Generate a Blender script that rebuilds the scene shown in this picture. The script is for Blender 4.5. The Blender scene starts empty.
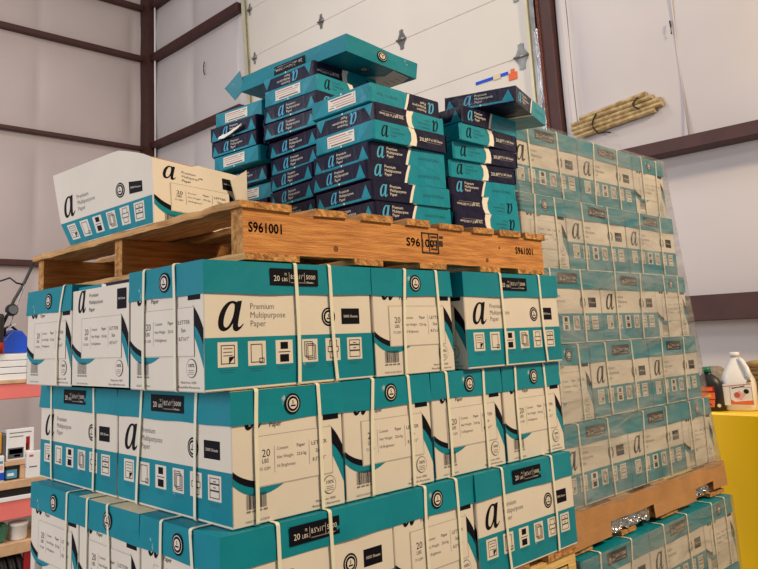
import bpy, bmesh, math, random
from mathutils import Vector, Matrix, noise
random.seed(7)
SC = bpy.context.scene
COL = SC.collection
PI = math.pi

# ------------------------------------------------------------------ materials
def s2l(c):
    c = c / 255.0
    return c / 12.92 if c <= .04045 else ((c + .055) / 1.055) ** 2.4
def rgb(r, g, b): return (s2l(r), s2l(g), s2l(b), 1)
MATS = {}
def mat(name, col, rough=.5, var=0.0, vscale=8, bump=0.0, bscale=30, metal=0.0, spec=.5, col2=None, stretch=None, wear=0):
    m = bpy.data.materials.new(name); m.use_nodes = True
    nt = m.node_tree; b = nt.nodes['Principled BSDF']
    b.inputs['Roughness'].default_value = rough
    b.inputs['Metallic'].default_value = metal
    b.inputs['Specular IOR Level'].default_value = spec
    b.inputs['Base Color'].default_value = col
    if var or bump:
        tc = nt.nodes.new('ShaderNodeTexCoord'); mp = nt.nodes.new('ShaderNodeMapping')
        nt.links.new(tc.outputs['Object'], mp.inputs['Vector'])
        if stretch: mp.inputs['Scale'].default_value = stretch
    if var:
        n = nt.nodes.new('ShaderNodeTexNoise'); n.inputs['Scale'].default_value = vscale; n.inputs['Detail'].default_value = 6
        nt.links.new(mp.outputs['Vector'], n.inputs['Vector'])
        cr = nt.nodes.new('ShaderNodeMix'); cr.data_type = 'RGBA'
        c2 = col2 or tuple(max(0, c * (1 - var)) for c in col[:3]) + (1,)
        cr.inputs['A'].default_value = col; cr.inputs['B'].default_value = c2
        mr = nt.nodes.new('ShaderNodeMapRange'); mr.inputs['From Min'].default_value = .35; mr.inputs['From Max'].default_value = .68
        nt.links.new(n.outputs['Fac'], mr.inputs['Value']); nt.links.new(mr.outputs['Result'], cr.inputs['Factor'])
        nt.links.new(cr.outputs['Result'], b.inputs['Base Color'])
    if wear:
        n3 = nt.nodes.new('ShaderNodeTexNoise'); n3.inputs['Scale'].default_value = 26; n3.inputs['Detail'].default_value = 7
        nt.links.new(mp.outputs['Vector'], n3.inputs['Vector'])
        m3 = nt.nodes.new('ShaderNodeMapRange'); m3.inputs['From Min'].default_value = .70; m3.inputs['From Max'].default_value = .74; m3.inputs['To Max'].default_value = wear
        nt.links.new(n3.outputs['Fac'], m3.inputs['Value'])
        x3 = nt.nodes.new('ShaderNodeMix'); x3.data_type = 'RGBA'; x3.inputs['B'].default_value = rgb(196, 205, 200)
        nt.links.new(cr.outputs['Result'], x3.inputs['A']); nt.links.new(m3.outputs['Result'], x3.inputs['Factor']); nt.links.new(x3.outputs['Result'], b.inputs['Base Color'])
    if bump:
        n2 = nt.nodes.new('ShaderNodeTexNoise'); n2.inputs['Scale'].default_value = bscale; n2.inputs['Detail'].default_value = 4
        nt.links.new(mp.outputs['Vector'], n2.inputs['Vector'])
        bp = nt.nodes.new('ShaderNodeBump'); bp.inputs['Strength'].default_value = bump; bp.inputs['Distance'].default_value = .02
        nt.links.new(n2.outputs['Fac'], bp.inputs['Height']); nt.links.new(bp.outputs['Normal'], b.inputs['Normal'])
    MATS[name] = m
    return m
white = mat('carton_white', rgb(214, 206, 194), .45, .06, 6, .08, 12)
teal = mat('carton_teal', rgb(0, 128, 146), .42, .12, 7, .12, 14, spec=.28, wear=.7)
ink = mat('black_ink', rgb(8, 8, 20), .55, spec=.12)
grey = mat('grey_ink', rgb(112, 108, 108), .5)
dgrey = mat('dark_text_ink', rgb(44, 42, 48), .5)
dteal = mat('dark_teal_ink', rgb(0, 96, 116), .45)
kraft = mat('kraft_board', rgb(178, 130, 82), .75, .18, 10, .1, 60)
cream = mat('cream_board', rgb(222, 206, 170), .7, .1, 10)
strapm = mat('strap_plastic', rgb(222, 220, 200), .35, .08, 20)
navy = mat('ream_navy', rgb(20, 20, 52), .34, .15, 12, .25, 18, spec=.25)
rteal = mat('ream_teal', rgb(0, 138, 160), .34, .12, 12, .25, 18, spec=.35)
rblue = mat('ream_blue_ink', rgb(70, 168, 205), .35)
rwhite = mat('ream_white', rgb(228, 222, 210), .45)
redink = mat('red_ink', rgb(190, 90, 80), .5)
wood = mat('pallet_wood', rgb(206, 142, 72), .7, .45, 9, .3, 40, col2=rgb(160, 96, 40), stretch=(1, 6, 14))
wooddeck = mat('pallet_deck_wood', rgb(210, 164, 106), .8, .5, 9, .4, 40, col2=rgb(150, 104, 58), stretch=(12, 1, 12))
knot = mat('wood_knot', rgb(122, 70, 30), .8, .4, 90)
palew = mat('pale_pallet_wood', rgb(222, 190, 122), .75, .3, 9, .2, 40, col2=rgb(190, 150, 88), stretch=(1, 6, 14))
woodend = mat('pallet_end_grain', rgb(206, 152, 88), .85, .5, 60, .6, 120, col2=rgb(140, 88, 42))
burn = mat('branding_ink', rgb(52, 28, 16), .8, .5, 60)
vinyl = mat('wall_vinyl_dim', rgb(196, 184, 184), .5, .10, .7, .35, .9)
vinyl2 = mat('wall_vinyl_lit', rgb(212, 206, 208), .5, .10, .7, .35, .9)  # same vinyl; dimmer left and brighter back lighting put into the two colours
oxide = mat('oxide_steel', rgb(74, 38, 36), .55, .3, 6)
doorw = mat('door_white', rgb(222, 216, 208), .4, .05, 1.5)
galv = mat('galvanised_steel', rgb(160, 160, 160), .35, .3, 15, metal=.8)
trackm = mat('track_metal', rgb(214, 208, 176), .4, .15, 5, metal=.25)
rust = mat('chain_rust', rgb(170, 95, 70), .6, .5, 60, metal=.3)
foil = mat('foil', rgb(205, 205, 210), .22, .3, 18, 1.0, 40, metal=.9)
foam = mat('strip_tan', rgb(204, 182, 136), .7, .4, 20, .3, 50, col2=rgb(150, 122, 78))
dark = mat('dark_plastic', rgb(22, 22, 26), .4)
dgp = mat('grey_plastic', rgb(92, 96, 104), .45, .15, 10)
bluep = mat('blue_plastic', rgb(12, 80, 210), .35, .1, 8)
redp = mat('red_plastic', rgb(150, 22, 20), .4)
beamred = mat('beam_red', rgb(236, 124, 122), .45, .1, 4)
postred = mat('post_red', rgb(150, 20, 34), .45)
board = mat('shelf_board', rgb(214, 176, 140), .7, .25, 10)
lboard = mat('painted_white', rgb(232, 234, 238), .5, .08, 4)
floorm = mat('concrete', rgb(132, 126, 120), .6, .2, 2, .1, 20)
yellow = mat('cabinet_yellow', rgb(255, 206, 4), .25, .05, 2)
jugw = mat('jug_white', rgb(232, 228, 224), .3)
green = mat('cap_green', rgb(10, 110, 80), .4)
orange = mat('label_orange', rgb(226, 104, 50), .45)
pink = mat('label_pink', rgb(226, 170, 170), .5)
wick = mat('wicker', rgb(176, 146, 98), .8, .4, 60)
rubber = mat('tire_rubber', rgb(34, 35, 40), .55, .2, 20, .2, 60)
lightblue = mat('label_light_blue', rgb(70, 150, 190), .4)
yel2 = mat('bag_yellow', rgb(236, 178, 30), .45)
grn2 = mat('bag_green', rgb(60, 120, 92), .45, .2, 20)
clothg = mat('burlap_grey', rgb(150, 138, 124), .9, .4, 40, .5, 80)

def film_mat():
    m = bpy.data.materials.new('stretch_film'); m.use_nodes = True; nt = m.node_tree
    for n in list(nt.nodes): nt.nodes.remove(n)
    out = nt.nodes.new('ShaderNodeOutputMaterial'); mx = nt.nodes.new('ShaderNodeMixShader')
    tr = nt.nodes.new('ShaderNodeBsdfTransparent'); tr.inputs['Color'].default_value = (.97, .97, .97, 1)
    pb = nt.nodes.new('ShaderNodeBsdfPrincipled'); pb.inputs['Base Color'].default_value = rgb(172, 170, 168); pb.inputs['Roughness'].default_value = .18
    tc = nt.nodes.new('ShaderNodeTexCoord'); mp = nt.nodes.new('ShaderNodeMapping'); mp.inputs['Scale'].default_value = (1.2, 1.2, 5)
    mp.inputs['Rotation'].default_value = (0, .35, 0)
    n = nt.nodes.new('ShaderNodeTexNoise'); n.inputs['Scale'].default_value = 3.0; n.inputs['Detail'].default_value = 5
    n.inputs['Distortion'].default_value = 1.2
    mr = nt.nodes.new('ShaderNodeMapRange'); mr.inputs['From Min'].default_value = .35; mr.inputs['From Max'].default_value = .75
    mr.inputs['To Min'].default_value = .12; mr.inputs['To Max'].default_value = .52
    bp = nt.nodes.new('ShaderNodeBump'); bp.inputs['Strength'].default_value = .8; bp.inputs['Distance'].default_value = .03
    L = nt.links.new
    L(tc.outputs['Object'], mp.inputs['Vector']); L(mp.outputs['Vector'], n.inputs['Vector']); L(n.outputs['Fac'], mr.inputs['Value'])
    L(n.outputs['Fac'], bp.inputs['Height']); L(bp.outputs['Normal'], pb.inputs['Normal'])
    L(mr.outputs['Result'], mx.inputs['Fac']); L(tr.outputs[0], mx.inputs[1]); L(pb.outputs[0], mx.inputs[2]); L(mx.outputs[0], out.inputs['Surface'])
    return m
film = film_mat()

# ------------------------------------------------------------------ mesh builder
class MB:
    def __init__(s): s.v = []; s.f = []; s.m = []; s.mats = []; s.sm = []
    def mi(s, m):
        if m not in s.mats: s.mats.append(m)
        return s.mats.index(m)
    def face(s, pts, m, smooth=False):
        i = len(s.v); s.v += [tuple(p) for p in pts]; s.f.append(tuple(range(i, i + len(pts)))); s.m.append(s.mi(m)); s.sm.append(smooth)
    def bm(s, b, m, M=None, smooth=False):
        i = len(s.v); b.verts.index_update()
        for v in b.verts:
            s.v.append(tuple(M @ v.co if M else v.co))
        k = s.mi(m)
        for f in b.faces: s.f.append(tuple(i + v.index for v in f.verts)); s.m.append(k); s.sm.append(smooth)
        b.free()
    def box(s, x0, y0, z0, x1, y1, z1, m, bev=0.0, M=None, seg=1):
        b = bmesh.new(); bmesh.ops.create_cube(b, size=1)
        for v in b.verts: v.co = Vector(((x0 + x1) / 2 + v.co.x * (x1 - x0), (y0 + y1) / 2 + v.co.y * (y1 - y0), (z0 + z1) / 2 + v.co.z * (z1 - z0)))
        if bev: bmesh.ops.bevel(b, geom=b.edges[:], offset=bev, segments=seg, affect='EDGES', profile=.6)
        s.bm(b, m, M)
    def cyl(s, p0, p1, r0, r1, m, n=20, caps=True):
        p0 = Vector(p0); p1 = Vector(p1); d = (p1 - p0); L = d.length; q = d.to_track_quat('Z', 'Y').to_matrix().to_4x4()
        M = Matrix.Translation(p0) @ q
        a = [M @ Vector((r0 * math.cos(2 * PI * k / n), r0 * math.sin(2 * PI * k / n), 0)) for k in range(n)]
        c = [M @ Vector((r1 * math.cos(2 * PI * k / n), r1 * math.sin(2 * PI * k / n), L)) for k in range(n)]
        for k in range(n): s.face([a[k], a[(k + 1) % n], c[(k + 1) % n], c[k]], m, True)
        if caps: s.face(a[::-1], m); s.face(c, m)
    def lathe(s, prof, m, n=28, sx=1, sy=1, M=None):
        R = []
        for r, z in prof:
            R.append([Vector((r * sx * math.cos(2 * PI * k / n), r * sy * math.sin(2 * PI * k / n), z)) for k in range(n)])
        if M: R = [[M @ p for p in q] for q in R]
        for a, b in zip(R, R[1:]):
            for k in range(n): s.face([a[k], a[(k + 1) % n], b[(k + 1) % n], b[k]], m, True)
        s.face(R[0][::-1], m); s.face(R[-1], m)
    def tube(s, pts, r, m, n=10):
        pts = [Vector(p) for p in pts]; rings = []
        for i, p in enumerate(pts):
            d = (pts[min(i + 1, len(pts) - 1)] - pts[max(i - 1, 0)]).normalized()
            q = d.to_track_quat('Z', 'Y').to_matrix()
            rings.append([p + q @ Vector((r * math.cos(2 * PI * k / n), r * math.sin(2 * PI * k / n), 0)) for k in range(n)])
        for a, b in zip(rings, rings[1:]):
            for k in range(n): s.face([a[k], a[(k + 1) % n], b[(k + 1) % n], b[k]], m, True)
        s.face(rings[0][::-1], m); s.face(rings[-1], m)
    def mesh(s, name):
        me = bpy.data.meshes.new(name); me.from_pydata(s.v, [], s.f)
        for m in s.mats: me.materials.append(m)
        for p, k, q in zip(me.polygons, s.m, s.sm): p.material_index = k; p.use_smooth = q
        if any(s.sm):
            b = bmesh.new(); b.from_mesh(me); bmesh.ops.remove_doubles(b, verts=b.verts, dist=1e-6); b.to_mesh(me); b.free()
        me.update(); return me
    def build(s, name, parent=None, loc=None, rot=None):
        o = bpy.data.objects.new(name, s.mesh(name)); COL.objects.link(o)
        if parent: o.parent = parent
        if loc: o.location = loc
        if rot: o.rotation_euler = rot
        return o
def tag(o, label=None, cat=None, group=None, kind=None):
    if label: o['label'] = label
    if cat: o['category'] = cat
    if group: o['group'] = group
    if kind: o['kind'] = kind
    return o
def empty(name, loc=(0, 0, 0), rot=(0, 0, 0)):
    o = bpy.data.objects.new(name, None); COL.objects.link(o); o.location = loc; o.rotation_euler = rot; o.empty_display_size = .05
    return o
def link(name, me, parent=None, loc=(0, 0, 0), rot=(0, 0, 0)):
    o = bpy.data.objects.new(name, me); COL.objects.link(o); o.parent = parent; o.location = loc; o.rotation_euler = rot
    return o

# ------------------------------------------------------------------ lettering
TXT = {}
def glyphs(s):
    if s in TXT: return TXT[s]
    c = bpy.data.curves.new('t', 'FONT'); c.body = s; c.size = 1; c.resolution_u = 2
    o = bpy.data.objects.new('t', c); COL.objects.link(o)
    dg = bpy.context.evaluated_depsgraph_get(); me = bpy.data.meshes.new_from_object(o.evaluated_get(dg))
    r = ([(v.co.x, v.co.y) for v in me.vertices], [tuple(p.vertices) for p in me.polygons])
    w = max([p[0] for p in r[0]] + [0])
    bpy.data.objects.remove(o); bpy.data.curves.remove(c); bpy.data.meshes.remove(me)
    TXT[s] = (r[0], r[1], w); return TXT[s]
def fill_curve(splines):
    c = bpy.data.curves.new('c', 'CURVE'); c.dimensions = '2D'; c.fill_mode = 'BOTH'
    for pts in splines:
        sp = c.splines.new('POLY'); sp.points.add(len(pts) - 1); sp.use_cyclic_u = True
        for p, q in zip(sp.points, pts): p.co = (q[0], q[1], 0, 1)
    o = bpy.data.objects.new('c', c); COL.objects.link(o)
    dg = bpy.context.evaluated_depsgraph_get(); me = bpy.data.meshes.new_from_object(o.evaluated_get(dg))
    r = ([(v.co.x, v.co.y) for v in me.vertices], [tuple(p.vertices) for p in me.polygons], 1)
    bpy.data.objects.remove(o); bpy.data.curves.remove(c); bpy.data.meshes.remove(me)
    return r
def bez(P, n=10):
    out = []
    for i in range(0, len(P) - 1, 3):
        a, b, c, d = P[i:i + 4]
        for k in range(n):
            t = k / n; u = 1 - t
            out.append((u**3*a[0] + 3*u*u*t*b[0] + 3*u*t*t*c[0] + t**3*d[0], u**3*a[1] + 3*u*u*t*b[1] + 3*u*t*t*c[1] + t**3*d[1]))
    return out
# italic serif "a": bowl ring + slanted stem, on a 1 x 1 cell
outer = bez([(.80, .93), (.70, 1.02), (.50, 1.03), (.36, .93), (.14, .78), (.0, .50), (.0, .24), (.0, .06), (.12, -.03), (.27, .0), (.45, .04), (.58, .22), (.68, .42), (.74, .60), (.78, .76), (.80, .93)])
inner = bez([(.66, .88), (.60, .95), (.52, .93), (.44, .84), (.30, .68), (.21, .42), (.21, .24), (.21, .13), (.28, .09), (.35, .13), (.48, .22), (.58, .42), (.62, .58), (.65, .68), (.67, .80), (.66, .88)])
stem = bez([(.78, 1.0), (.84, 1.0), (.90, 1.0), (.96, 1.02), (.90, .70), (.80, .42), (.78, .20), (.77, .10), (.83, .09), (.99, .24), (1.0, .25), (1.0, .22), (1.0, .20), (.86, .02), (.74, -.05), (.64, 0.0), (.54, .05), (.57, .18), (.60, .32), (.65, .56), (.72, .80), (.78, 1.0)])
A_RING = fill_curve([outer, inner]); A_STEM = fill_curve([stem])

class Face:
    """printing on one flat face: u right, v up, from an origin; layers lie .25 mm apart"""
    def __init__(s, mb, O, U, V, flip=False, zmin=None, dz=0):
        s.mb = mb; s.O = Vector(O); s.U = Vector(U); s.V = Vector(V); s.N = s.U.cross(s.V); s.zmin = zmin; s.dz = dz
    def P(s, u, v, k): return s.O + s.U * u + s.V * (v + s.dz) + s.N * (.00035 * k)
    def poly(s, pts, m, k=1):
        if s.zmin is not None:
            pts = [(u, max(v, s.zmin - s.dz)) for u, v in pts]
            if max(p[1] for p in pts) - min(p[1] for p in pts) < 1e-4: return
        s.mb.face([s.P(u, v, k) for u, v in pts], m)
    def rect(s, u0, v0, u1, v1, m, k=1): s.poly([(u0, min(v0, v1)), (u1, min(v0, v1)), (u1, max(v0, v1)), (u0, max(v0, v1))], m, k)
    def frame(s, u0, v0, u1, v1, t, m, k=1):
        v0, v1 = min(v0, v1), max(v0, v1)
        s.rect(u0, v0, u1, v0 + t, m, k); s.rect(u0, v1 - t, u1, v1, m, k); s.rect(u0, v0, u0 + t, v1, m, k); s.rect(u1 - t, v0, u1, v1, m, k)
    def disc(s, u, v, r, m, k=1, n=24): s.poly([(u + r * math.cos(2 * PI * i / n), v + r * math.sin(2 * PI * i / n)) for i in range(n)], m, k)
    def shape(s, g, u, v, w, h, m, k=1, rot=False):
        if s.zmin is not None and v + s.dz < s.zmin: return
        i = len(s.mb.v)
        for x, y in g[0]:
            a, b = (u + (1 - x) * w, v + (1 - y) * h) if rot else (u + x * w, v + y * h)
            s.mb.v.append(tuple(s.P(a, b, k)))
        kk = s.mb.mi(m)
        for f in g[1]: s.mb.f.append(tuple(i + q for q in f)); s.mb.m.append(kk); s.mb.sm.append(False)
    def a(s, u, v, w, h, m, k=1): s.shape(A_RING, u, v, w, h, m, k); s.shape(A_STEM, u, v, w, h, m, k + .3)
    def text(s, t, u, v, size, m, k=1, w=None, sx=1):
        g = glyphs(t)
        x = (w / g[2]) if w else size * sx
        s.shape(g, u, v, x, size, m, k)

L, W, H = .4445, .2858, .2442
LH = .0640
def seal(F, u, v, r, k=1):
    F.disc(u, v, r, ink, k); F.disc(u, v, r * .80, white, k + 1); F.disc(u, v, r * .72, ink, k + 2); F.disc(u, v, r * .5, white, k + 3)
    F.text('s', u - r * .16, v, r * .7, ink, k + 4); F.rect(u - r * .3, v - r * .25, u + r * .3, v - r * .1, ink, k + 4)
def icon(F, i, u0, v0, u1, v1, k):
    F.rect(u0, v0, u1, v1, white, k); w = u1 - u0; h = v1 - v0
    def r(a, b, c, d, m=dgrey): F.rect(u0 + a * w, v0 + b * h, u0 + c * w, v0 + d * h, m, k + 1)
    def fr(a, b, c, d, t=.035): F.frame(u0 + a * w, v0 + b * h, u0 + c * w, v0 + d * h, t * h, dgrey, k + 1)
    if i == 0:
        fr(.16, .12, .86, .88)
        for q in (.72, .58, .44): r(.28, q, .74, q + .03)
        F.poly([(u0 + .56 * w, v0 + .12 * h), (u0 + .86 * w, v0 + .42 * h), (u0 + .56 * w, v0 + .40 * h)], ink, k + 2)
    elif i == 1:
        fr(.15, .12, .80, .88); fr(.62, .08, .9, .30)
    elif i == 2:
        r(.28, .62, .72, .92, ink); r(.16, .48, .84, .52); r(.24, .08, .76, .40, ink)
    elif i == 3:
        fr(.34, .10, .88, .74); fr(.24, .17, .78, .81); fr(.14, .24, .68, .90)
    elif i == 4:
        fr(.26, .60, .78, .92); fr(.14, .38, .88, .64); fr(.26, .10, .78, .40)
    else:
        fr(.14, .66, .86, .90); fr(.14, .40, .86, .66); fr(.14, .10, .86, .40); r(.4, .74, .6, .78); r(.4, .5, .6, .54)
def long_face(F):
    """F: u 0..L from the left, v 0 at the top going negative"""
    F.rect(.0, -.2385, L - .006, -.146, teal, 1)
    F.a(.031, -.134, .058, .056, ink, 1)
    for i, t in enumerate(('Premium', 'Multipurpose', 'Paper')): F.text(t, .105, -.0935 - i * .0165, .0165, grey, 1)
    seal(F, .310, -.110, .0195)
    F.rect(.348, -.126, .402, -.0925, ink, 1); F.text('5000 Sheets', .354, -.112, .008, white, 2, w=.042)
    for i, (a, b) in enumerate(((.0285, .0735), (.098, .141), (.1655, .209), (.234, .276), (.2985, .340), (.361, .405))):
        icon(F, i, a, -.2005, b, -.1545, 2)
        if i < 6: F.rect(a + .002, -.2065, b - .004, -.205, dteal, 2); F.rect(a + .006, -.211, b - .010, -.2095, dteal, 2)
def end_face(F, plain=False):
    # sweeping black and teal curves
    def curve(a, b, c, n=8):
        return [((1-t)**2*a[0] + 2*t*(1-t)*b[0] + t*t*c[0], (1-t)**2*a[1] + 2*t*(1-t)*b[1] + t*t*c[1]) for t in [i / n for i in range(n + 1)]]
    up = curve((.001, -.152), (.030, -.172), (.1219, -.179)); lo = curve((.001, -.168), (.050, -.212), (.1219, -.179))
    for p, q, r_, s_ in zip(up, up[1:], lo, lo[1:]): F.poly([r_, s_, q, p], teal, 1)
    up = curve((.001, -.143), (.020, -.160), (.060, -.168)); lo = curve((.001, -.154), (.018, -.172), (.060, -.180))
    for p, q, r_, s_ in zip(up, up[1:], lo, lo[1:]): F.poly([r_, s_, q, p], ink, 2)
    e = W - .008
    up = curve((.243, -.084), (.262, -.098), (e, -.128)); lo = curve((.243, -.135), (.262, -.165), (e, -.200))
    for p, q, r_, s_ in zip(up, up[1:], lo, lo[1:]): F.poly([r_, s_, q, p], teal, 1)
    lo = curve((.243, -.118), (.262, -.128), (e, -.158))
    for p, q, r_, s_ in zip(up, up[1:], lo, lo[1:]): F.poly([r_, s_, q, p], ink, 2)
    F.rect(.050, -.179, .248, -.0855, white, 3); F.frame(.0515, -.178, .248, -.087, .0006, grey, 4)
    F.text('20', .068, -.126, .020, dgrey, 4, w=.020); F.text('LBS', .068, -.137, .011, dgrey, 4); F.text('75 GSM', .062, -.150, .008, grey, 4)
    F.rect(.098, -.157, .0986, -.108, dgrey, 4); F.rect(.186, -.154, .1866, -.107, dgrey, 4)
    F.text('Content', .104, -.117, .0085, grey, 4); F.text('Paper', .154, -.117, .0095, dgrey, 4)
    F.text('Net Weight', .104, -.133, .0085, grey, 4); F.text('22.6 kg', .154, -.133, .0085, dgrey, 4)
    F.text('Hi Brightness', .104, -.149, .0085, grey, 4)
    F.text('LETTER', .192, -.118, .0105, dgrey, 4, w=.042); F.text('Size', .203, -.133, .0105, dgrey, 4); F.text('8.5"x11"', .194, -.149, .010, dgrey, 4, w=.036)
    F.a(.030, -.0735, .040, .052, ink, 2)
    F.text('Premium', .088, -.040, .013, grey, 2); F.text('Multipurpose', .088, -.056, .013, grey, 2); F.text('Paper', .088, -.0725, .013, dgrey, 2)
    F.rect(.2265, -.074, .269, -.030, ink, 2); F.text('5000 Sheets', .231, -.054, .007, white, 3, w=.034)
    F.disc(.2375, -.200, .0175, dgrey, 3); F.disc(.2375, -.200, .0162, white, 4); F.text('100%', .2265, -.198, .0095, ink, 5, w=.022)
    for q in (-.204, -.2075, -.211): F.rect(.228, q, .247, q + .0012, grey, 5)
    F.text('Made from 100%', .199, -.228, .0062, dgrey, 3, w=.054); F.text('Recyclable Resources', .190, -.2365, .0062, dgrey, 3, w=.074)
    random.seed(3); x = .031
    while x < .077:
        w = random.choice((.0006, .0009, .0014)); F.rect(x, -.214, x + w, -.1875, dgrey, 3); x += w + random.choice((.0014, .0022))
    for q in range(4): F.rect(.031 + q * .013, -.2195, .040 + q * .013, -.2165, grey, 3)
    F.text('MADE IN INDONESIA', .028, -.237, .0055, grey, 3, w=.056)

def body_mesh(seed=0, height=.2385, openbox=False):
    random.seed(seed); mb = MB(); a, b = L / 2 - .003, W / 2 - .003
    if openbox:
        t = .004
        mb.box(-a, -b, 0, a, b, t, kraft)
        mb.box(-a, -b, 0, a, -b + t, height, white); mb.box(-a, b - t, 0, a, b, height, white)
        mb.box(-a, -b + t, 0, -a + t, b - t, height, white); mb.box(a - t, -b + t, 0, a, b - t, height, white)
    else:
        mb.box(-a, -b, 0.0005, a, b, height, white, .002)
    # the lid hides 0..-LH; print starts at the row top (z = H)
    zt = H
    long_face(Face(mb, (-a, -b, zt), (1, 0, 0), (0, 0, 1))); long_face(Face(mb, (a, b, zt), (-1, 0, 0), (0, 0, 1)))
    end_face(Face(mb, (-a, b, zt), (0, -1, 0), (0, 0, 1))); end_face(Face(mb, (a, -b, zt), (0, 1, 0), (0, 0, 1)))
    return mb
_LW = .0024
def lid_mesh(seed=0, panel=cream, thrown=False):
    random.seed(seed); mb = MB(); a, b = L / 2 - .0005, W / 2 - .0005; z0, z1 = H - LH, H - .0015; t = .0022
    nx, ny = 16, 10
    def off(p, k): return _LW * noise.noise(Vector((p[0] * 9 + seed * 5, p[1] * 9, k * 3.7)))
    # rim walls as grids so the lower edge wavers and flares a little
    rim = [(-a + 2 * a * i / nx, -b) for i in range(nx)] + [(a, -b + 2 * b * i / ny) for i in range(ny)] + [(a - 2 * a * i / nx, b) for i in range(nx)] + [(-a, b - 2 * b * i / ny) for i in range(ny)]
    def ring(z, k, inset=0, flare=0):
        out = []
        for x, y in rim:
            o = off((x, y), k) + flare * (.5 + .5 * math.sin(x * 21 + y * 17 + seed))
            nxx = (1 if x > a - 1e-6 else -1 if x < -a + 1e-6 else 0); nyy = (1 if y > b - 1e-6 else -1 if y < -b + 1e-6 else 0)
            out.append(Vector((x + nxx * (o - inset), y + nyy * (o - inset), z + (off((x, y), 9) * 1.2 if k == 0 else 0))))
        return out
    r0, r1, r2 = ring(z0, 0, 0, .0012), ring((z0 + z1) / 2, 1), ring(z1, 2, .0008)
    i0, i1 = ring(z0, 0, t, .0012), ring(z1 - t, 2, t)
    n = len(rim)
    for k in range(n):
        j = (k + 1) % n
        mb.face([r0[k], r0[j], r1[j], r1[k]], teal); mb.face([r1[k], r1[j], r2[j], r2[k]], teal)
        mb.face([i0[j], i0[k], i1[k], i1[j]], kraft); mb.face([r0[j], r0[k], i0[k], i0[j]], kraft)
    mb.face(r2, teal if thrown else panel); mb.face(i1[::-1], kraft)
    d = .0012
    for sgn in (1, -1):
        F = Face(mb, (-a * sgn, (-b - d) * sgn, H), (sgn, 0, 0), (0, 0, 1))
        F.rect(.156, -.047, .284, -.0125, ink, 1)
        F.text('20', .165, -.038, .016, white, 2); F.text('LBS', .186, -.038, .010, white, 2); F.text('75', .1925, -.0265, .007, white, 2); F.rect(.205, -.040, .2057, -.020, white, 2)
        F.text('8.5"x11"', .209, -.033, .0125, white, 2, w=.034); F.rect(.246, -.040, .2467, -.020, white, 2); F.text('5000', .250, -.033, .0125, white, 2, w=.026)
        F.rect(.209, -.0415, .272, -.0395, grey, 2)
        F.text('Sheets', .252, -.0415, .006, white, 3)
        F = Face(mb, ((-a - d) * sgn, b * sgn, H), (0, -sgn, 0), (0, 0, 1)); seal(F, .148, -.034, .0200)
    if thrown:
        F = Face(mb, (-a, -b, z1 + .0002), (1, 0, 0), (0, 1, 0)); 
        return mb, F
    return mb
def strap_mesh(w, hgt, slant=0.0, bw=.0088, bow=0):
    """a flat band looped round a carton: closed ring in the YZ plane, width along x"""
    mb = MB(); a = w / 2; r = .006; t = .0012; pts = []
    for cx, cz, a0 in ((a - r, r, -90), (a - r, hgt - r, 0), (-a + r, hgt - r, 90), (-a + r, r, 180)):
        for k in range(4):
            q = math.radians(a0 + 30 * k); pts.append((cx + r * math.cos(q), cz + r * math.sin(q), math.cos(q), math.sin(q)))
    n = len(pts)
    # extra vertices down the tall sides so the band can bow
    P = []
    for k in range(n):
        y, z, ny, nz = pts[k]; P.append((y, z, ny, nz)); y2, z2 = pts[(k + 1) % n][:2]
        if abs(z2 - z) > .1:
            for q in range(1, 6): P.append((y, z + (z2 - z) * q / 6, ny, 0))
    n = len(P)
    def X(z): return slant * (z / hgt - .5) + .0025 * math.sin(z * 16 + slant * 200) + bow * (1 - (z / hgt) ** 3)
    for k in range(n):
        y, z, ny, nz = P[k]; y2, z2, my, mz = P[(k + 1) % n]
        o = [(X(z) + s * bw / 2, y, z) for s in (-1, 1)]; o2 = [(X(z2) + s * bw / 2, y2, z2) for s in (-1, 1)]
        i = [(X(z) + s * bw / 2, y - ny * t, z - nz * t) for s in (-1, 1)]; i2 = [(X(z2) + s * bw / 2, y2 - my * t, z2 - mz * t) for s in (-1, 1)]
        mb.face([o[0], o[1], o2[1], o2[0]][::-1], strapm); mb.face([i[0], i[1], i2[1], i2[0]], strapm)
        mb.face([o[0], o2[0], i2[0], i[0]], strapm); mb.face([o[1], o2[1], i2[1], i[1]][::-1], strapm)
    return mb.mesh('strap')
BODY = [body_mesh(k).mesh('body') for k in range(1)]
LID = [lid_mesh(k, panel=teal).mesh('lid') for k in range(4)]; LIDC = lid_mesh(6, panel=cream).mesh('lid')
ST_CROSS = [strap_mesh(W + .0042, H + .0015, s) for s in (0, .012, -.014, .02)]
ST_END = [strap_mesh(L + .0042, H + .0015, s) for s in (0, .008, -.008, .014)]
ST_LOOSE = strap_mesh(L + .0042, H + .0015, 0, bow=.036)
cn = [0]
def carton(x, y, z, axis, cross=(-.07, .09), ends=(-.06, .07), label='', group=None, lid=True, sz=1.0, yaw=0, body=None, creamtop=False):
    """x, y: centre; z: underside; axis 'x' or 'y' = direction of the long side"""
    k = cn[0]; cn[0] += 1
    r = empty('carton', (x, y, z), (0, 0, (0 if axis == 'x' else -PI / 2) + math.radians(yaw)))
    r.scale = (1, 1, sz)
    tag(r, label, 'box', group)
    link('body', body or BODY[0], r)
    if lid: link('lid', LIDC if creamtop else LID[k % 4], r)
    for i, c in enumerate(cross): link('strap', ST_CROSS[(k * 3 + i * 2) % 4], r, (c, 0, -.0003))
    for i, c in enumerate(ends): link('strap', ST_END[(k + i) % 4], r, (0, c, -.0003), (0, 0, PI / 2))
    return r

GM = 'copy paper cartons stacked on the front pallet'
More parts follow.
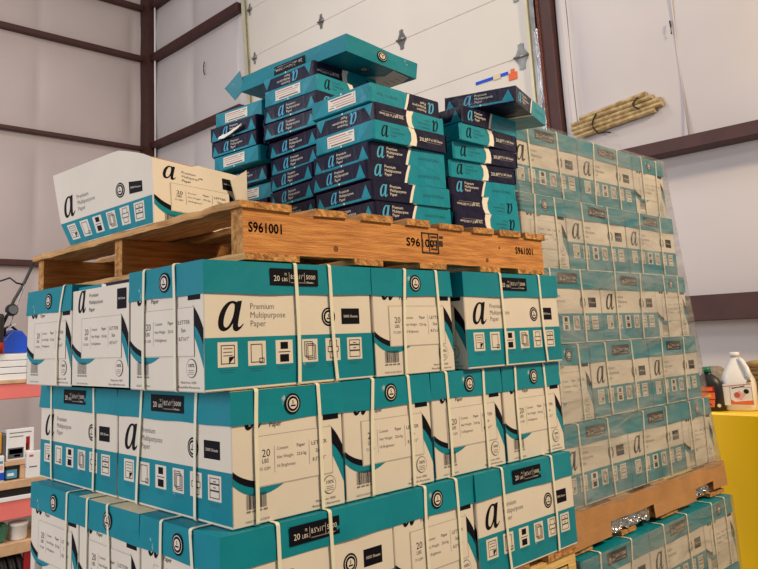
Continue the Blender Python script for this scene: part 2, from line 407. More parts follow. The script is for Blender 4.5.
# --- front stack, top row
def zr(i): return -(i + 1) * H
carton(.2222, .1429, zr(0), 'x', (.002, .10), (.076, -.044), 'carton at the near corner of the top front row, directly under the loaded wooden pallet', GM)
obx = body_mesh(5, .224, True).mesh('body')
cb = carton(.2222, .4287, zr(0), 'x', (), (), 'lidless white carton with reams showing, between two lidded ones in the left top row', GM, lid=False, body=obx)
ca = carton(.2222, .7145, zr(0), 'x', (.01,), (), 'teal lidded carton with one loose strap, far left end of the row under the pallet', GM)
link('strap', ST_LOOSE, ca, (0, -.100, -.0003), (0, 0, PI / 2))
carton(.589, .2222, zr(0), 'y', (.1,), (-.038, .085), 'end-on carton in the row under the pallet, between two broadside cartons', GM)
carton(.982, .1279, zr(0), 'x', (-.060, .130), (.05,), 'broadside carton at the right end of the row just under the wooden pallet', GM)
# --- second row
x0, y0 = .0536, -.003
carton(x0 + W / 2, y0 + L / 2, zr(1), 'y', (-.117, .105), (-.0855, .0745), 'near corner carton of the middle front row, long and end face showing', GM, creamtop=True)
carton(x0 + W / 2, y0 + L * 1.5, zr(1), 'y', (-.14, .107), (), 'carton at the far left of the middle front row, long face showing', GM)
for i, (e, nm) in enumerate((((-.058, .066), 'second end-on carton from the near corner in the middle front row'), ((-.083, .063), 'third end-on carton from the near corner in the middle front row'), ((-.084, .060), 'last end-on carton at the right of the middle front row'))):
    carton(x0 + W * (1.5 + i) + .002 * i, y0 + L / 2 + (.001, .003, .003)[i], zr(1), 'y', (.1,), e, nm, GM, yaw=(-.2, .1, .2)[i])
# --- third row
x0, y0 = .0152, -.018
carton(x0 + L / 2, y0 + W / 2, zr(2), 'x', (-.089, .039), (.056, -.058), 'carton at the near corner of the lowest visible front row', GM)
carton(x0 + L / 2, y0 + W * 1.5, zr(2), 'x', (), (-.013, .094), 'end-on carton with cream lid top showing, middle left of the lowest visible front row', GM, creamtop=True)
carton(x0 + L / 2, y0 + W * 2.5, zr(2), 'x', (), (-.083,), 'far left end-on carton of the lowest visible front row, beside the red shelving', GM)
carton(x0 + L + W / 2, y0 + L / 2 + .004, zr(2), 'y', (.1,), (-.037, .078), 'single end-on carton between two broadside ones in the lowest visible front row', GM)
carton(x0 + L + W * 1 + L / 2, y0 + W / 2, zr(2), 'x', (-.106, .119), (), 'broadside carton at the right end of the lowest visible front row, above the lower pallet', GM)

# ------------------------------------------------------------------ reams
T = .0508; RL, RW = .280, .216
def ream_mesh():
    mb = MB(); a, b = RL / 2, RW / 2; h = T - .0008; z0 = .0004
    # wrapper: slightly pillowed block split into navy (-x) and teal (+x) halves
    xs = [-a, -a + .006, -.10, -.04, -.0, .012, .06, .12, a - .006, a]
    def sec(x):
        e = .003 if abs(x) > a - 1e-4 else 0
        return [(x, -b + e, z0 + e * .8), (x, b - e, z0 + e * .8), (x, b - e, z0 + h - e * .8), (x, -b + e, z0 + h - e * .8)]
    for p, q in zip(xs, xs[1:]):
        A_, B_ = sec(p), sec(q); m = navy if q <= .0001 else (rwhite if q <= .0121 else rteal)
        for k in range(4): j = (k + 1) % 4; mb.face([A_[k], B_[k], B_[j], A_[j]][::-1], m)
    zc = z0 + h / 2
    # navy end, folded: trapezoid with teal corner triangles
    A_ = sec(-a); mb.face([A_[0], A_[3], A_[2], A_[1]], navy)
    F = Face(mb, (-a, b, z0), (0, -1, 0), (0, 0, 1))
    F.poly([(.004, .003), (RW - .004, .003), (RW - .004, .009), (.004, .009)], rteal, 1)
    F.poly([(.004, .006), (.034, .006), (.014, .037)], rteal, 3); F.poly([(RW - .040, .006), (RW - .004, .006), (RW - .020, .040)], rteal, 3)
    F.poly([(.0, .003), (.004, .003), (.014, .037), (.0, h)], navy, 2)
    F.a(.060, .011, .026, .030, rblue, 3)
    for i, t in enumerate(('Premium', 'Multipurpose', 'Paper')): F.text(t, .094, .034 - i * .0098, .0105, rwhite, 3)
    F.disc(.112, .0055, .0028, rwhite, 3, 10)
    # teal end with a white label
    B_ = sec(a); mb.face([B_[0], B_[1], B_[2], B_[3]], rteal)
    F = Face(mb, (a, -b, z0), (0, 1, 0), (0, 0, 1))
    F.poly([(RW - .050, .004), (RW - .002, .004), (RW - .006, h - .004)], teal, 1); F.poly([(.002, .004), (.030, .004), (.006, h - .006)], teal, 1)
    F.rect(.048, .010, .150, .041, rwhite, 2); F.rect(.052, .034, .120, .0365, redink, 3); F.rect(.052, .0285, .140, .030, grey, 3)
    F.rect(.052, .022, .132, .0235, redink, 3); F.text('1', .052, .0125, .010, ink, 3); F.rect(.062, .0135, .140, .0165, dgrey, 3); F.rect(.128, .034, .145, .0365, grey, 3)
    F.disc(.100, .0055, .0028, rwhite, 3, 10)
    for q, fz in ((.0275, .004), (.0, h - .004)): pass
    # long sides
    for sgn in (-1, 1):
        F = Face(mb, (-a, -b, z0) if sgn < 0 else (a, b, z0), (1, 0, 0) if sgn < 0 else (-1, 0, 0), (0, 0, 1))
        if sgn < 0:      # navy with a big letter on the left, teal on the right
            F.rect(.006, .001, .150, h - .001, navy, 1); F.rect(.150, .001, RL - .006, h - .001, rteal, 1)
            F.poly([(.126, .002), (.134, .002), (.138, .014), (.143, .030), (.150, h - .002), (.142, h - .002), (.134, .030), (.129, .014)], rwhite, 2)
            F.poly([(.134, .002), (.152, .002), (.152, h - .002), (.150, h - .002), (.143, .030), (.138, .014)], rteal, 2)
            F.a(.026, .010, .026, .031, rblue, 2)
            for i, t in enumerate(('Premium', 'Multipurpose', 'Paper')): F.text(t, .060, .034 - i * .0098, .0105, rwhite, 2)
            F.text('20LB 75GSM  8.5"x11"  500 Sheets', .176, .022, .010, dteal, 2, w=.078)
        else:            # teal with a dark letter on the left, white band, navy on the right
            F.rect(.006, .001, .150, h - .001, rteal, 1); F.rect(.140, .001, RL - .006, h - .001, navy, 2)
            F.poly([(.130, .002), (.156, .002), (.160, .016), (.158, .034), (.150, h - .002), (.128, h - .002), (.138, .034), (.138, .016)], rwhite, 3)
            F.a(.028, .010, .026, .031, ink, 2)
            for i, t in enumerate(('Premium', 'Multipurpose', 'Paper')): F.text(t, .062, .034 - i * .0098, .0095, dteal, 2)
            F.text('20LB', .170, .020, .014, rwhite, 3); F.text('8.5"x11"', .199, .024, .010, rwhite, 3); F.text('500 Sheets', .226, .024, .010, rwhite, 3, w=.036)
            F.rect(.199, .019, .255, .0205, grey, 3)
    return mb.mesh('ream')
REAM = ream_mesh()
def ream(x, y, z, yaw, kind, label, group, rx=0, ry=0, s=(1, 1, 1)):
    """x, y: near corner (least x, least y in the ream's own frame); kind: which way up and round it lies"""
    c, sn = math.cos(math.radians(yaw)), math.sin(math.radians(yaw)); u, v = RL / 2 * s[0], RW / 2 * s[1]
    loc = Vector((x + c * u - sn * v, y + sn * u + c * v, z))
    o = bpy.data.objects.new('paper_ream', REAM); COL.objects.link(o)
    R = Matrix.Rotation(math.radians(yaw), 4, 'Z') @ Matrix.Rotation(math.radians(ry), 4, 'Y') @ Matrix.Rotation(math.radians(rx), 4, 'X')
    K = {'N': Matrix.Identity(4), 'T': Matrix.Rotation(PI, 4, 'Z'), 'NU': Matrix.Translation((0, 0, T)) @ Matrix.Rotation(PI, 4, 'X'), 'TU': Matrix.Translation((0, 0, T)) @ Matrix.Rotation(PI, 4, 'Y')}[kind]
    M = Matrix.Translation(loc) @ R @ K
    o.matrix_world = M
    o.scale = s
    tag(o, label, 'ream', group)
    return o
DZ = .1205
ordn = ('bottom', 'second from the bottom', 'third from the bottom', 'fourth from the bottom', 'fifth from the bottom', 'sixth from the bottom', 'seventh from the bottom', 'eighth from the bottom', 'ninth from the bottom', 'topmost')
G1 = 'paper reams in the tall middle column at the front of the pallet'
for i, (x, y, w, k, d) in enumerate(((.530, .058, -3, 'N', 'navy-ended ream'), (.522, .056, -4, 'N', 'navy-ended ream'), (.512, .062, -5, 'N', 'navy-ended ream'), (.532, .068, -3, 'N', 'navy-ended ream'), (.534, .052, -1, 'T', 'teal ream with white end label'), (.550, .060, .5, 'NU', 'upside-down navy-ended ream'), (.543, .066, .6, 'TU', 'upside-down teal ream with white end label'))):
    ream(x, y, DZ + i * T, w, k, d + ', %s in the centre front ream column' % (ordn[i] if i < 6 else 'topmost'), G1)
G2 = 'paper reams in the right-hand column on the pallet'
for i, (x, y, w, k, d) in enumerate(((.832, .048, -4, 'NU', 'upside-down half navy ream'), (.842, .062, -5, 'NU', 'upside-down half navy ream'), (.858, .080, -6, 'N', 'upright ream with navy left half'), (.864, .081, -6, 'T', 'half teal, half navy ream'), (.873, .070, -4.5, 'T', 'half teal, half navy ream'), (.882, .050, 0, 'T', 'half teal, half navy ream'), (.892, .046, 1, 'N', 'half navy ream'))):
    ream(x, y, DZ + i * T, w, k, d + ', %s in the right-hand ream column' % ordn[i], G2)
ream(1.03, -.040, DZ + 7 * T + .010, 14, 'N', 'skewed navy and teal ream on top of the right-hand column, overhanging the front', G2, rx=2.5, ry=2.5)
G3 = 'paper reams in the tallest column behind the open carton'
for i, (x, y, w, k, d) in enumerate(((.562, .303, -5, 'N', 'navy-ended ream'), (.560, .303, -5, 'N', 'navy-ended ream'), (.556, .303, -6, 'N', 'navy-ended ream'), (.554, .303, -7, 'N', 'navy-ended ream'), (.580, .306, -2, 'N', 'navy-ended ream'), (.580, .306, -1, 'N', 'navy-ended ream'), (.573, .298, 4, 'N', 'navy-ended ream'), (.576, .298, 4, 'N', 'navy-ended ream'), (.580, .297, 5, 'T', 'teal ream with white end label'), (.590, .325, 3, 'NU', 'upside-down navy ream just beneath the upturned lid'))):
    ream(x, y, DZ + i * T, w, k, d + ', %s in the tallest ream column' % ordn[i], G3)
G4 = 'paper reams in the leftmost column behind the open carton'
for i, (x, y, w, k, d) in enumerate(((.60, .556, 0, 'N', 'navy-ended ream'), (.60, .556, 3, 'N', 'navy-ended ream'), (.60, .560, 0, 'N', 'navy-ended ream'), (.62, .555, 4, 'T', 'teal-ended ream'), (.598, .556, 4, 'N', 'navy-ended ream'), (.557, .541, 3.5, 'T', 'teal ream with white end label'), (.562, .556, 4, 'N', 'navy-ended ream'), (.566, .562, 5, 'N', 'navy ream with torn wrapper'), (.590, .560, 7, 'T', 'teal ream with white label below the bent lid flap'))):
    ream(x, y, DZ + i * T, w, k, d + ', %s in the leftmost ream column' % (ordn[i] if i < 8 else 'topmost'), G4)
# torn wrapper scrap on the leftmost column
mb = MB()
c = [(.548, .74, DZ + 7.15 * T), (.543, .70, DZ + 7.02 * T), (.540, .655, DZ + 7.12 * T), (.541, .62, DZ + 7.3 * T)]
c2 = [(.556, .745, DZ + 7.5 * T), (.550, .70, DZ + 7.3 * T), (.547, .66, DZ + 7.38 * T), (.552, .615, DZ + 7.62 * T)]
for k in range(3):
    mb.face([c[k], c[k + 1], c2[k + 1], c2[k]], rwhite, True); mb.face([tuple(Vector(p) + Vector((.0012, 0, 0))) for p in (c2[k], c2[k + 1], c[k + 1], c[k])], rwhite, True)
tag(mb.build('paper_scrap'), 'small torn white strip of wrapper clinging to the leftmost ream column', 'paper scrap')
# reams inside the lidless carton
for i in range(5):
    o = bpy.data.objects.new('paper_ream', REAM); COL.objects.link(o)
    o.location = (.122, .4287, zr(0) + .0045 + i * .0458); o.rotation_euler = (0, 0, PI / 2); o.scale = (.985, 1, .9)
    tag(o, 'navy and teal ream peeking out of the lidless carton under the pallet' if i == 4 else 'ream packed inside the lidless carton, %s' % ordn[i], 'ream', 'reams packed in the lidless carton')

# ------------------------------------------------------------------ upturned lid on the reams
mb, F = lid_mesh(2, thrown=True)
a, b = L / 2, W / 2
seal(F, .055, W * .44, .018)
F.poly([(.005, .190), (.05, .205), (.09, .170), (.13, .20), (.17, .215), (.175, .275), (.06, .282), (.01, .26)], rwhite, 1)
for q in range(7): F.rect(.02 + q * .020, .232 + .004 * (q % 3), .022 + q * .020, .262, grey, 2)
F.text('Premium Multipurpose Paper', .06, .1, .02, dteal, 1)
lidr = empty('inverted_cover', (0, 0, 0)); tag(lidr, 'upturned teal carton lid lying open side up on top of the reams', 'box cover')
lo = mb.build('tray', lidr)
# local: long axis x -> world +Y; upside down. near corner, dims 1.1 of nominal (its walls are splayed open)
ex = Vector((-.022, .9995, .027)).normalized(); near = Vector((.637, .235, .637))
ez = -Vector((.052, -.028, 1)).normalized()
ey = ez.cross(ex).normalized(); ex = ey.cross(ez).normalized()
SX, SY, SZ = 1.10, 1.09, .80
M3 = Matrix((ex * SX, ey * SY, ez * SZ)).transposed().to_4x4()
# ream-side corner: local (-a, +b?) whichever side points to -X
side = 1 if (ey.x < 0) else -1
corner_local = Vector((-a, b * side, H - .0015))
M3.translation = near - (M3.to_3x3() @ corner_local)
lo.matrix_world = M3
# bent end flap at the far end
mb = MB()
fl = [Vector((.625, .715, .722)), Vector((.615, .790, .680)), Vector((.632, .757, .634)), Vector((.636, .706, .662))]
nrm = (fl[1] - fl[0]).cross(fl[2] - fl[0]).normalized() * .003
mb.face(fl, teal); mb.face([p + nrm for p in fl][::-1], teal)
for k in range(4): mb.face([fl[k], fl[(k + 1) % 4], fl[(k + 1) % 4] + nrm, fl[k] + nrm], kraft)
mb.build('bent_flap', lidr)

# ------------------------------------------------------------------ open, crushed carton on the pallet edge
mb = MB(); al, bw = L / 2, W / 2; t = .004; hh = .21; n = 14
def shell(p0, p1, zt, nu=14, nv=6, m=white):
    p0 = Vector(p0); p1 = Vector(p1)
    for i in range(nu):
        for j in range(nv):
            q = [p0.lerp(p1, k / nu) for k in (i, i + 1)]
            mb.face([q[0] + Vector((0, 0, zt * j / nv)), q[1] + Vector((0, 0, zt * j / nv)), q[1] + Vector((0, 0, zt * (j + 1) / nv)), q[0] + Vector((0, 0, zt * (j + 1) / nv))], m)
shell((-al, -bw, 0), (al, -bw, 0), hh); shell((al, -bw, 0), (al, bw, 0), hh); shell((al, bw, 0), (-al, bw, 0), hh); shell((-al, bw, 0), (-al, -bw, 0), hh)
ii = .004
shell((al - ii, -bw + ii, 0), (-al + ii, -bw + ii, 0), hh, m=kraft); shell((al - ii, bw - ii, 0), (al - ii, -bw + ii, 0), hh, m=kraft); shell((-al + ii, bw - ii, 0), (al - ii, bw - ii, 0), hh, m=kraft); shell((-al + ii, -bw + ii, 0), (-al + ii, bw - ii, 0), hh, m=kraft)
mb.face([(-al, -bw, .002), (al, -bw, .002), (al, bw, .002), (-al, bw, .002)], kraft)
long_face(Face(mb, (-al, -bw, H), (1, 0, 0), (0, 0, 1), zmin=-H + .002, dz=-.028))
end_face(Face(mb, (al, -bw, H), (0, 1, 0), (0, 0, 1), zmin=-H + .003, dz=-.030))
def warp(p):
    x, y, z = p
    s = (al - x) / (2 * al); q = (y + bw) / (2 * bw)      # s: 0 near end .. 1 far end; q: 0 front .. 1 back
    e = -.0 if 0 <= q <= 1 else 0
    top = .158 + (.212 - .158) * min(1, max(0, s) / .30) ** .8 if q < .5 else .165 + .045 * s
    top += .012 * max(0, s - .3) / .7
    zz = z if z < .065 else .065 + (z - .065) * (top - .065) / (hh - .065)
    yf = .79 + .075 * min(z, .075) / .075 + .06 * max(0, z - .075) / .135
    fx = .092
    near_, far_ = Vector((fx, .337)), Vector((fx, yf))
    nb, fb = Vector((.395, .417)), Vector((.385, yf + .04))
    lean = .012 * (z / hh) * (1 - s)
    A_, B_ = near_.lerp(far_, s), nb.lerp(fb, s)
    P = A_.lerp(B_, q)
    return (P.x, P.y + lean, DZ + .001 + zz)
mb.v = [warp(p) for p in mb.v]
oc = empty('open_carton', (.24, .6, DZ)); tag(oc, 'open crushed white carton without lid at the left edge of the pallet', 'box')
bo = mb.build('body'); bo.parent = oc; bo.matrix_parent_inverse = Matrix.Translation((-.24, -.6, -DZ))
def flap(pts, m1=white, m2=white, name='flap'):
    mb = MB(); P = [Vector(p) for p in pts]; nn = (P[1] - P[0]).cross(P[2] - P[0]).normalized() * .003
    mb.face(P, m1); mb.face([p + nn for p in P][::-1], m2)
    for k in range(len(P)): mb.face([P[k], P[(k + 1) % len(P)], P[(k + 1) % len(P)] + nn, P[k] + nn], m1)
    o = mb.build(name); o.parent = oc; o.matrix_parent_inverse = Matrix.Translation((-.24, -.6, -DZ))
flap([(.392, .410, .145), (.408, .405, .142), (.400, .395, .295), (.350, .400, .262)])

# ------------------------------------------------------------------ wooden pallets
STY = .002
def rough_box(mb, x0, y0, z0, x1, y1, z1, m, mend, axis, amp=.0025, n=18):
    """board with ragged arrises; axis 0/1 = long direction"""
    b = bmesh.new(); bmesh.ops.create_cube(b, size=1)
    for v in b.verts: v.co = Vector(((x0 + x1) / 2 + v.co.x * (x1 - x0), (y0 + y1) / 2 + v.co.y * (y1 - y0), (z0 + z1) / 2 + v.co.z * (z1 - z0)))
    ed = [e for e in b.edges if abs((e.verts[0].co - e.verts[1].co)[axis]) > 1e-4]
    bmesh.ops.subdivide_edges(b, edges=ed, cuts=n, use_grid_fill=True)
    for v in b.verts:
        q = v.co * 14
        v.co += Vector((0 if axis == 0 else noise.noise(q) * amp, 0 if axis == 1 else noise.noise(q + Vector((5, 5, 5))) * amp, noise.noise(q * 1.3 + Vector((9, 1, 4))) * amp))
    i = len(mb.f); mb.bm(b, m)
    k = mb.mi(mend)
    for f in range(i, len(mb.f)):
        pts = [mb.v[q][axis] for q in mb.f[f]]
        if max(pts) - min(pts) < 1e-3: mb.m[f] = k
def pallet(loc, SX_, SY_, label, tops, bots, stamp=None, stringers=None, wm=None):
    wm = wm or wood
    r = empty('wooden_pallet', loc); tag(r, label, 'pallet', 'wooden pallets carrying the paper')
    for i, y in enumerate(stringers):
        mb = MB(); rough_box(mb, 0, y, .016, SX_, y + .038, .104, wm, woodend if wm is wood else wm, 0, .0015, 40)
        mb.v = [(p[0], y if abs(p[1] - y) < .004 else p[1], p[2]) for p in mb.v]
        if i == 0 and stamp: stamp(mb)
        mb.build('stringer', r)
    for x, w in tops:
        mb = MB(); rough_box(mb, x, -.004, .1042, x + w, SY_, .1195, wooddeck, woodend, 1, .004, 30); mb.build('deck_board', r)
    for x, w in bots:
        mb = MB(); rough_box(mb, x, -.002, .0022, x + w, SY_ - .01, .0158, wooddeck, woodend, 1, .002, 30); mb.build('bottom_board', r)
    return r
class BoldFace(Face):
    def text(s, t, u, v, size, m, k=1, w=None, sx=1):
        for du, dv in ((0, 0), (.0011, 0), (.0005, .0008), (.0005, -.0008)): Face.text(s, t, u + du, v + dv, size, m, k, w, sx)
def stamp1(mb):
    F = BoldFace(mb, (0, STY - .0003, 0), (1, 0, 0), (0, 0, 1))
    for ku, kv, kr in ((.248, .036, .007), (.80, .034, .006), (.86, .07, .004)):
        F.disc(ku, kv, kr, knot, .4, 12)
    F.text('S961001', .012, .058, .028, burn, 1, w=.085)
    F.text('S961001', .478, .056, .028, burn, 1, w=.115)
    F.frame(.535, .040, .600, .092, .004, burn, 2); F.rect(.562, .046, .566, .088, burn, 2)
    for q in (.05, .06, .07, .08): F.rect(.570, q, .594, q + .004, burn, 2)
    F.rect(.602, .060, .616, .074, burn, 2); F.rect(.604, .080, .618, .086, burn, 2)
    F.text('S961001', .935, .058, .027, burn, 1, w=.088)
pallet((.095, 0, 0), 1.075, 1.04, 'rough wooden pallet stamped with numbers on top of the front cartons, carrying loose reams',
       [(-.012, .135), (.19, .09), (.33, .10), (.48, .085), (.60, .10), (.74, .09), (.86, .10), (.985, .10)],
       [(0, .14), (.30, .09), (.52, .10), (.76, .09), (.935, .14)], stamp1, (.002, .500, .985))
def stamp2(mb):
    F = BoldFace(mb, (0, STY - .0003, 0), (1, 0, 0), (0, 0, 1))
    F.frame(.93, .022, 1.11, .080, .004, burn, 1); F.text('ECO', .94, .032, .034, burn, 1, w=.065); F.text('STO', 1.02, .032, .040, burn, 1, w=.07)
pz = zr(2) - .122
pallet((.03, -.01, pz), 1.150, .88, 'pale wooden pallet with a framed black stamp beneath the lowest visible front cartons', [(0, .14), (.18, .1), (.34, .1), (.5, .1), (.66, .1), (.82, .1), (1.01, .14)], [(0, .14), (.5, .12), (1.01, .14)], stamp2, (.002, .41, .83), palew)
# cartons of the lower pallet, below the picture's edge
zl = pz - .001
lowlab = 'carton on the lower front pallet, below the stamped wooden pallet'
for r_ in range(5):
    z = zl - (r_ + 1) * H
    for (x, y, ax) in ((.2372, .125, 'x'), (.2372, .411, 'x'), (.2372, .697, 'x'), (.602, .204, 'y'), (.967, .125, 'x')):
        carton(x, y, z, ax, (), (), lowlab, 'cartons of the lower front stack')
zf = zl - 5 * H
pallet((.03, -.01, zf - .1215), 1.15, .88, 'floor pallet under the lower front stack of cartons', [(0, .14), (.3, .12), (.6, .12), (1.01, .14)], [(0, .14), (.5, .12), (1.01, .14)], None, (.002, .41, .83))
ZF = zf - .1215

# ------------------------------------------------------------------ rear wrapped stack
GB = 'wrapped cartons of the rear stack'
rown = ('topmost row', 'second row from the top', 'third row from the top', 'fourth row from the top', 'bottom row')
hb = .2505; g = .999
for r_ in range(5):
    x0 = 1.327 + (.006, .006, .006, .006, .011)[r_] * r_; y0 = .180 - .015 * r_; z = .548 - (r_ + 1) * hb
    if r_ % 2 == 0: cells = ((L / 2, W / 2, 'x'), (1.5 * L, W / 2, 'x'), (2 * L + W / 2, L / 2, 'y'))
    else: cells = ((W / 2, L / 2, 'y'), (W + L / 2, W / 2, 'x'), (W + 1.5 * L, W / 2, 'x'))
    for c_, (x, y, ax) in enumerate(cells):
        carton(x0 + x * g, y0 + y, z, ax, (-.11, .085) if ax == 'x' else (.1,), (-.06, .07) if ax == 'y' else (), 'film-wrapped carton, %s, %s of the tall rear stack' % (('left one', 'middle one', 'right-hand one')[c_], rown[r_]), GB, sz=hb / H, yaw=random.uniform(-.3, .3))
zb = .548 - 5 * hb
rp = pallet((1.335, .105, zb - .121), 1.20, .60, 'wooden pallet wrapped in brown kraft sheet beneath the rear stack', [(0, .14), (.3, .12), (.6, .12), (1.06, .14)], [(0, .14), (.33, .10), (.62, .14), (1.06, .14)], None, (.010, .28, .55))
# kraft sheet draped over the pallet's front with torn openings, then blocks below
mb = MB()
def strip(x0, x1, z0, z1):
    n = max(2, int((x1 - x0) / .03))
    for i in range(n):
        a_, b_ = x0 + (x1 - x0) * i / n, x0 + (x1 - x0) * (i + 1) / n
        def q(x, z): return (x, -.012 + .006 * noise.noise(Vector((x * 8, z * 11, 2))), z)
        mb.face([q(a_, z0), q(b_, z0), q(b_, z1), q(a_, z1)], kraft, True)
        def q2(x, z): p = q(x, z); return (p[0], p[1] + .0025, p[2])
        mb.face([q2(a_, z1), q2(b_, z1), q2(b_, z0), q2(a_, z0)], kraft, True)
strip(-.005, 1.21, .062, .124); strip(-.005, .25, .018, .062); strip(.56, .90, .018, .062); strip(1.08, 1.21, .030, .062)
sk = mb.build('kraft_sheet', rp)
for bx0, bx1, bz0, bz1 in ((.27, .54, .022, .060), (.92, 1.06, .03, .06)):
    mb = MB(); P0 = []
    for i in range(25):
        x = bx0 + (bx1 - bx0) * i / 24
        P0.append([Vector((x - .03 * j / 5, -.002 + .010 * noise.noise(Vector((i * .9, j * 1.7, bx0))), bz0 + (bz1 - bz0) * j / 5 + .012 * noise.noise(Vector((i * .25, j * 2.1, 4))))) for j in range(6)])
    for a_, b_ in zip(P0, P0[1:]):
        for j in range(5): mb.face([a_[j], b_[j], b_[j + 1], a_[j + 1]], foil)
    mb.build('bunched_wrap', rp)
# lower rear stack
zt = zb - .123
HL = (zt - (ZF + .1225)) / 5
for r_ in range(5):
    x0, y0, z = 1.345, .075, zt - (r_ + 1) * HL
    cells = ((L / 2, W / 2, 'x'), (1.5 * L, W / 2, 'x'), (2 * L + W / 2, L / 2, 'y'))
    for c_, (x, y, ax) in enumerate(cells):
        lab = 'carton %s in the lower rear top row, below the kraft covered pallet' % ('on the left', 'in the middle', 'at the right end')[c_] if r_ == 0 else 'carton low in the lower rear stack'
        carton(x0 + x, y0 + y, z, ax, (-.11, .085) if (ax == 'x' and r_ == 0) else (), (-.06, .07) if (ax == 'y' and r_ == 0) else (), lab, GB if r_ == 0 else 'cartons low in the lower rear stack', sz=HL / H)
pallet((1.335, .07, ZF), 1.20, .60, 'floor pallet under the lower rear stack of cartons', [(0, .14), (.5, .12), (1.06, .14)], [(0, .14), (.5, .12), (1.06, .14)], None, (.002, .28, .55))
# stretch film around each rear stack
def film_wrap(x0, y0, x1, y1, z0, z1, lean, amp, label):
    mb = MB(); per = []
    n1, n2 = 60, 26
    for i in range(n2): per.append((x0, y1 - (y1 - y0) * i / n2, -1, 0))
    for i in range(n1): per.append((x0 + (x1 - x0) * i / n1, y0, 0, -1))
    for i in range(n2 + 1): per.append((x1, y0 + (y1 - y0) * i / n2, 1, 0))
    nz = 56; G = []
    for j in range(nz + 1):
        z = z0 + (z1 - z0) * j / nz; row = []
        for k, (x, y, nx, ny) in enumerate(per):
            d = abs(noise.noise(Vector((x * 3 + z * 4, y * 3, z * 7)))) * amp + abs(noise.noise(Vector((x * 13 + z * 9, y * 13, z * 16)))) * amp * .35
            row.append(Vector((x + nx * d * .3 + .010 * (z1 - z), y + ny * d + lean * (z - z1), z)))
        G.append(row)
    for j in range(nz):
        for k in range(len(per) - 1): mb.face([G[j][k], G[j][k + 1], G[j + 1][k + 1], G[j + 1][k]], film, True)
    o = mb.build('stretch_film'); tag(o, label, 'plastic film', 'clear film around the rear stacks'); return o
film_wrap(1.316, .172, 2.508, .70, zb - .005, .552, .061, .012, 'clear wrinkled stretch film around the tall rear stack of cartons')
film_wrap(1.340, .0705, 2.527, .60, ZF + .13, zt - .001, 0, .007, 'clear stretch film around the lower rear stack below the kraft pallet')

# ------------------------------------------------------------------ room
def struct(name, mb): o = mb.build(name); o['kind'] = 'structure'; return o
mb = MB(); mb.box(-5, -6, ZF - .1, 5.2, 9.4, ZF, floorm); struct('floor', mb)
def wall_grid(fn, nu, nv, m, flip=False):
    mb = MB(); G = [[fn(i / nu, j / nv) for i in range(nu + 1)] for j in range(nv + 1)]
    for j in range(nv):
        for i in range(nu):
            q = [G[j][i], G[j][i + 1], G[j + 1][i + 1], G[j + 1][i]]
            mb.face(q[::-1] if flip else q, m, True)
    return mb
girtz = (-.14, 1.06, 2.90, 4.35, 5.28, 6.4)
def sag(z):
    # insulation blanket bellies out between the girts
    for a_, b_ in zip((ZF,) + girtz, girtz):
        if a_ <= z <= b_: return math.sin(PI * (z - a_) / (b_ - a_))
    return 0
def wl(u, v):
    x, z = -5 + 10 * u, ZF + (6.4 - ZF) * v
    seam = abs(((x - 3.2) % 1.5) - .75) / .75
    return (x, 9.15 + .02 - .05 * sag(z) * (1 - seam ** 6) + .012 * noise.noise(Vector((x * 1.3, z * 1.1, 0))), z)
struct('wall_left', wall_grid(wl, 200, 100, vinyl))
def wr(u, v):
    y, z = -6 + 15.2 * u, ZF + (6.4 - ZF) * v
    seam = abs(((y - 1.84) % 1.5) - .75) / .75
    if 2.0 < y < 6.6: return (5.09, y, z)
    return (5.02 - .05 * sag(z) * (1 - seam ** 6) + .012 * noise.noise(Vector((y * 1.3, z * 1.1, 7))), y, z)
struct('wall_back', wall_grid(wr, 260, 100, vinyl2, True))
def girt_left(z0, z1, k):
    mb = MB(); mb.box(-5, 9.05, z0 + .005, 4.86, 9.15, z1 - .005, oxide, .004); struct('trim_%d' % k, mb)
for k, (a_, b_) in enumerate(((4.38, 4.47), (2.90, 2.965), (1.0, 1.09), (5.25, 5.34))): girt_left(a_, b_, k + 1)
def girt_back(y0, y1, z0, z1, k):
    mb = MB(); mb.box(4.83 if y1 < 5 else 4.90, y0, z0, 5.03, y1, z1, oxide, .004); struct('trim_%d' % k, mb)
girt_back(6.56, 8.92, 4.34, 4.46, 5); girt_back(6.56, 8.92, 2.90, 3.0, 6); girt_back(6.56, 8.92, 5.25, 5.35, 7); girt_back(-6, 1.95, 1.12, 1.22, 8); girt_back(-6, 1.95, -.13, .05, 9); girt_back(6.56, 8.92, 1.0, 1.09, 10)
mb = MB(); mb.box(4.86, 8.92, ZF, 5.04, 9.13, 6.4, oxide, .004); mb.box(4.845, 8.9, ZF, 4.86, 9.14, 6.4, oxide); struct('trim_11', mb)
mb = MB(); mb.cyl((4.95, 8.86, 2.4), (4.95, 8.86, 6.4), .014, .014, lboard); struct('trim_12', mb)
mb = MB(); mb.box(4.945, 1.975, ZF, 5.08, 2.10, 6.4, oxide, .004); struct('trim_13', mb)
# thin cord-like seams in the vinyl
for k, (y, y2) in enumerate(((1.835, 1.86), (.965, 1.005))):
    mb = MB(); mb.tube([(4.972 if k == 0 else 4.975, y + (y2 - y) * t_ / 8 + .006 * math.sin(t_ * 2), 1.25 + (6.4 - 1.25) * t_ / 8) for t_ in range(9)], .003 if k == 0 else .006, dgp if k == 0 else vinyl2, 6); struct('trim_%d' % (15 + k), mb)
mb = MB(); mb.tube([(4.95, .992, 2.06), (4.945, .988, 2.12), (4.955, .995, 2.17)], .006, dark, 8); struct('trim_17', mb)
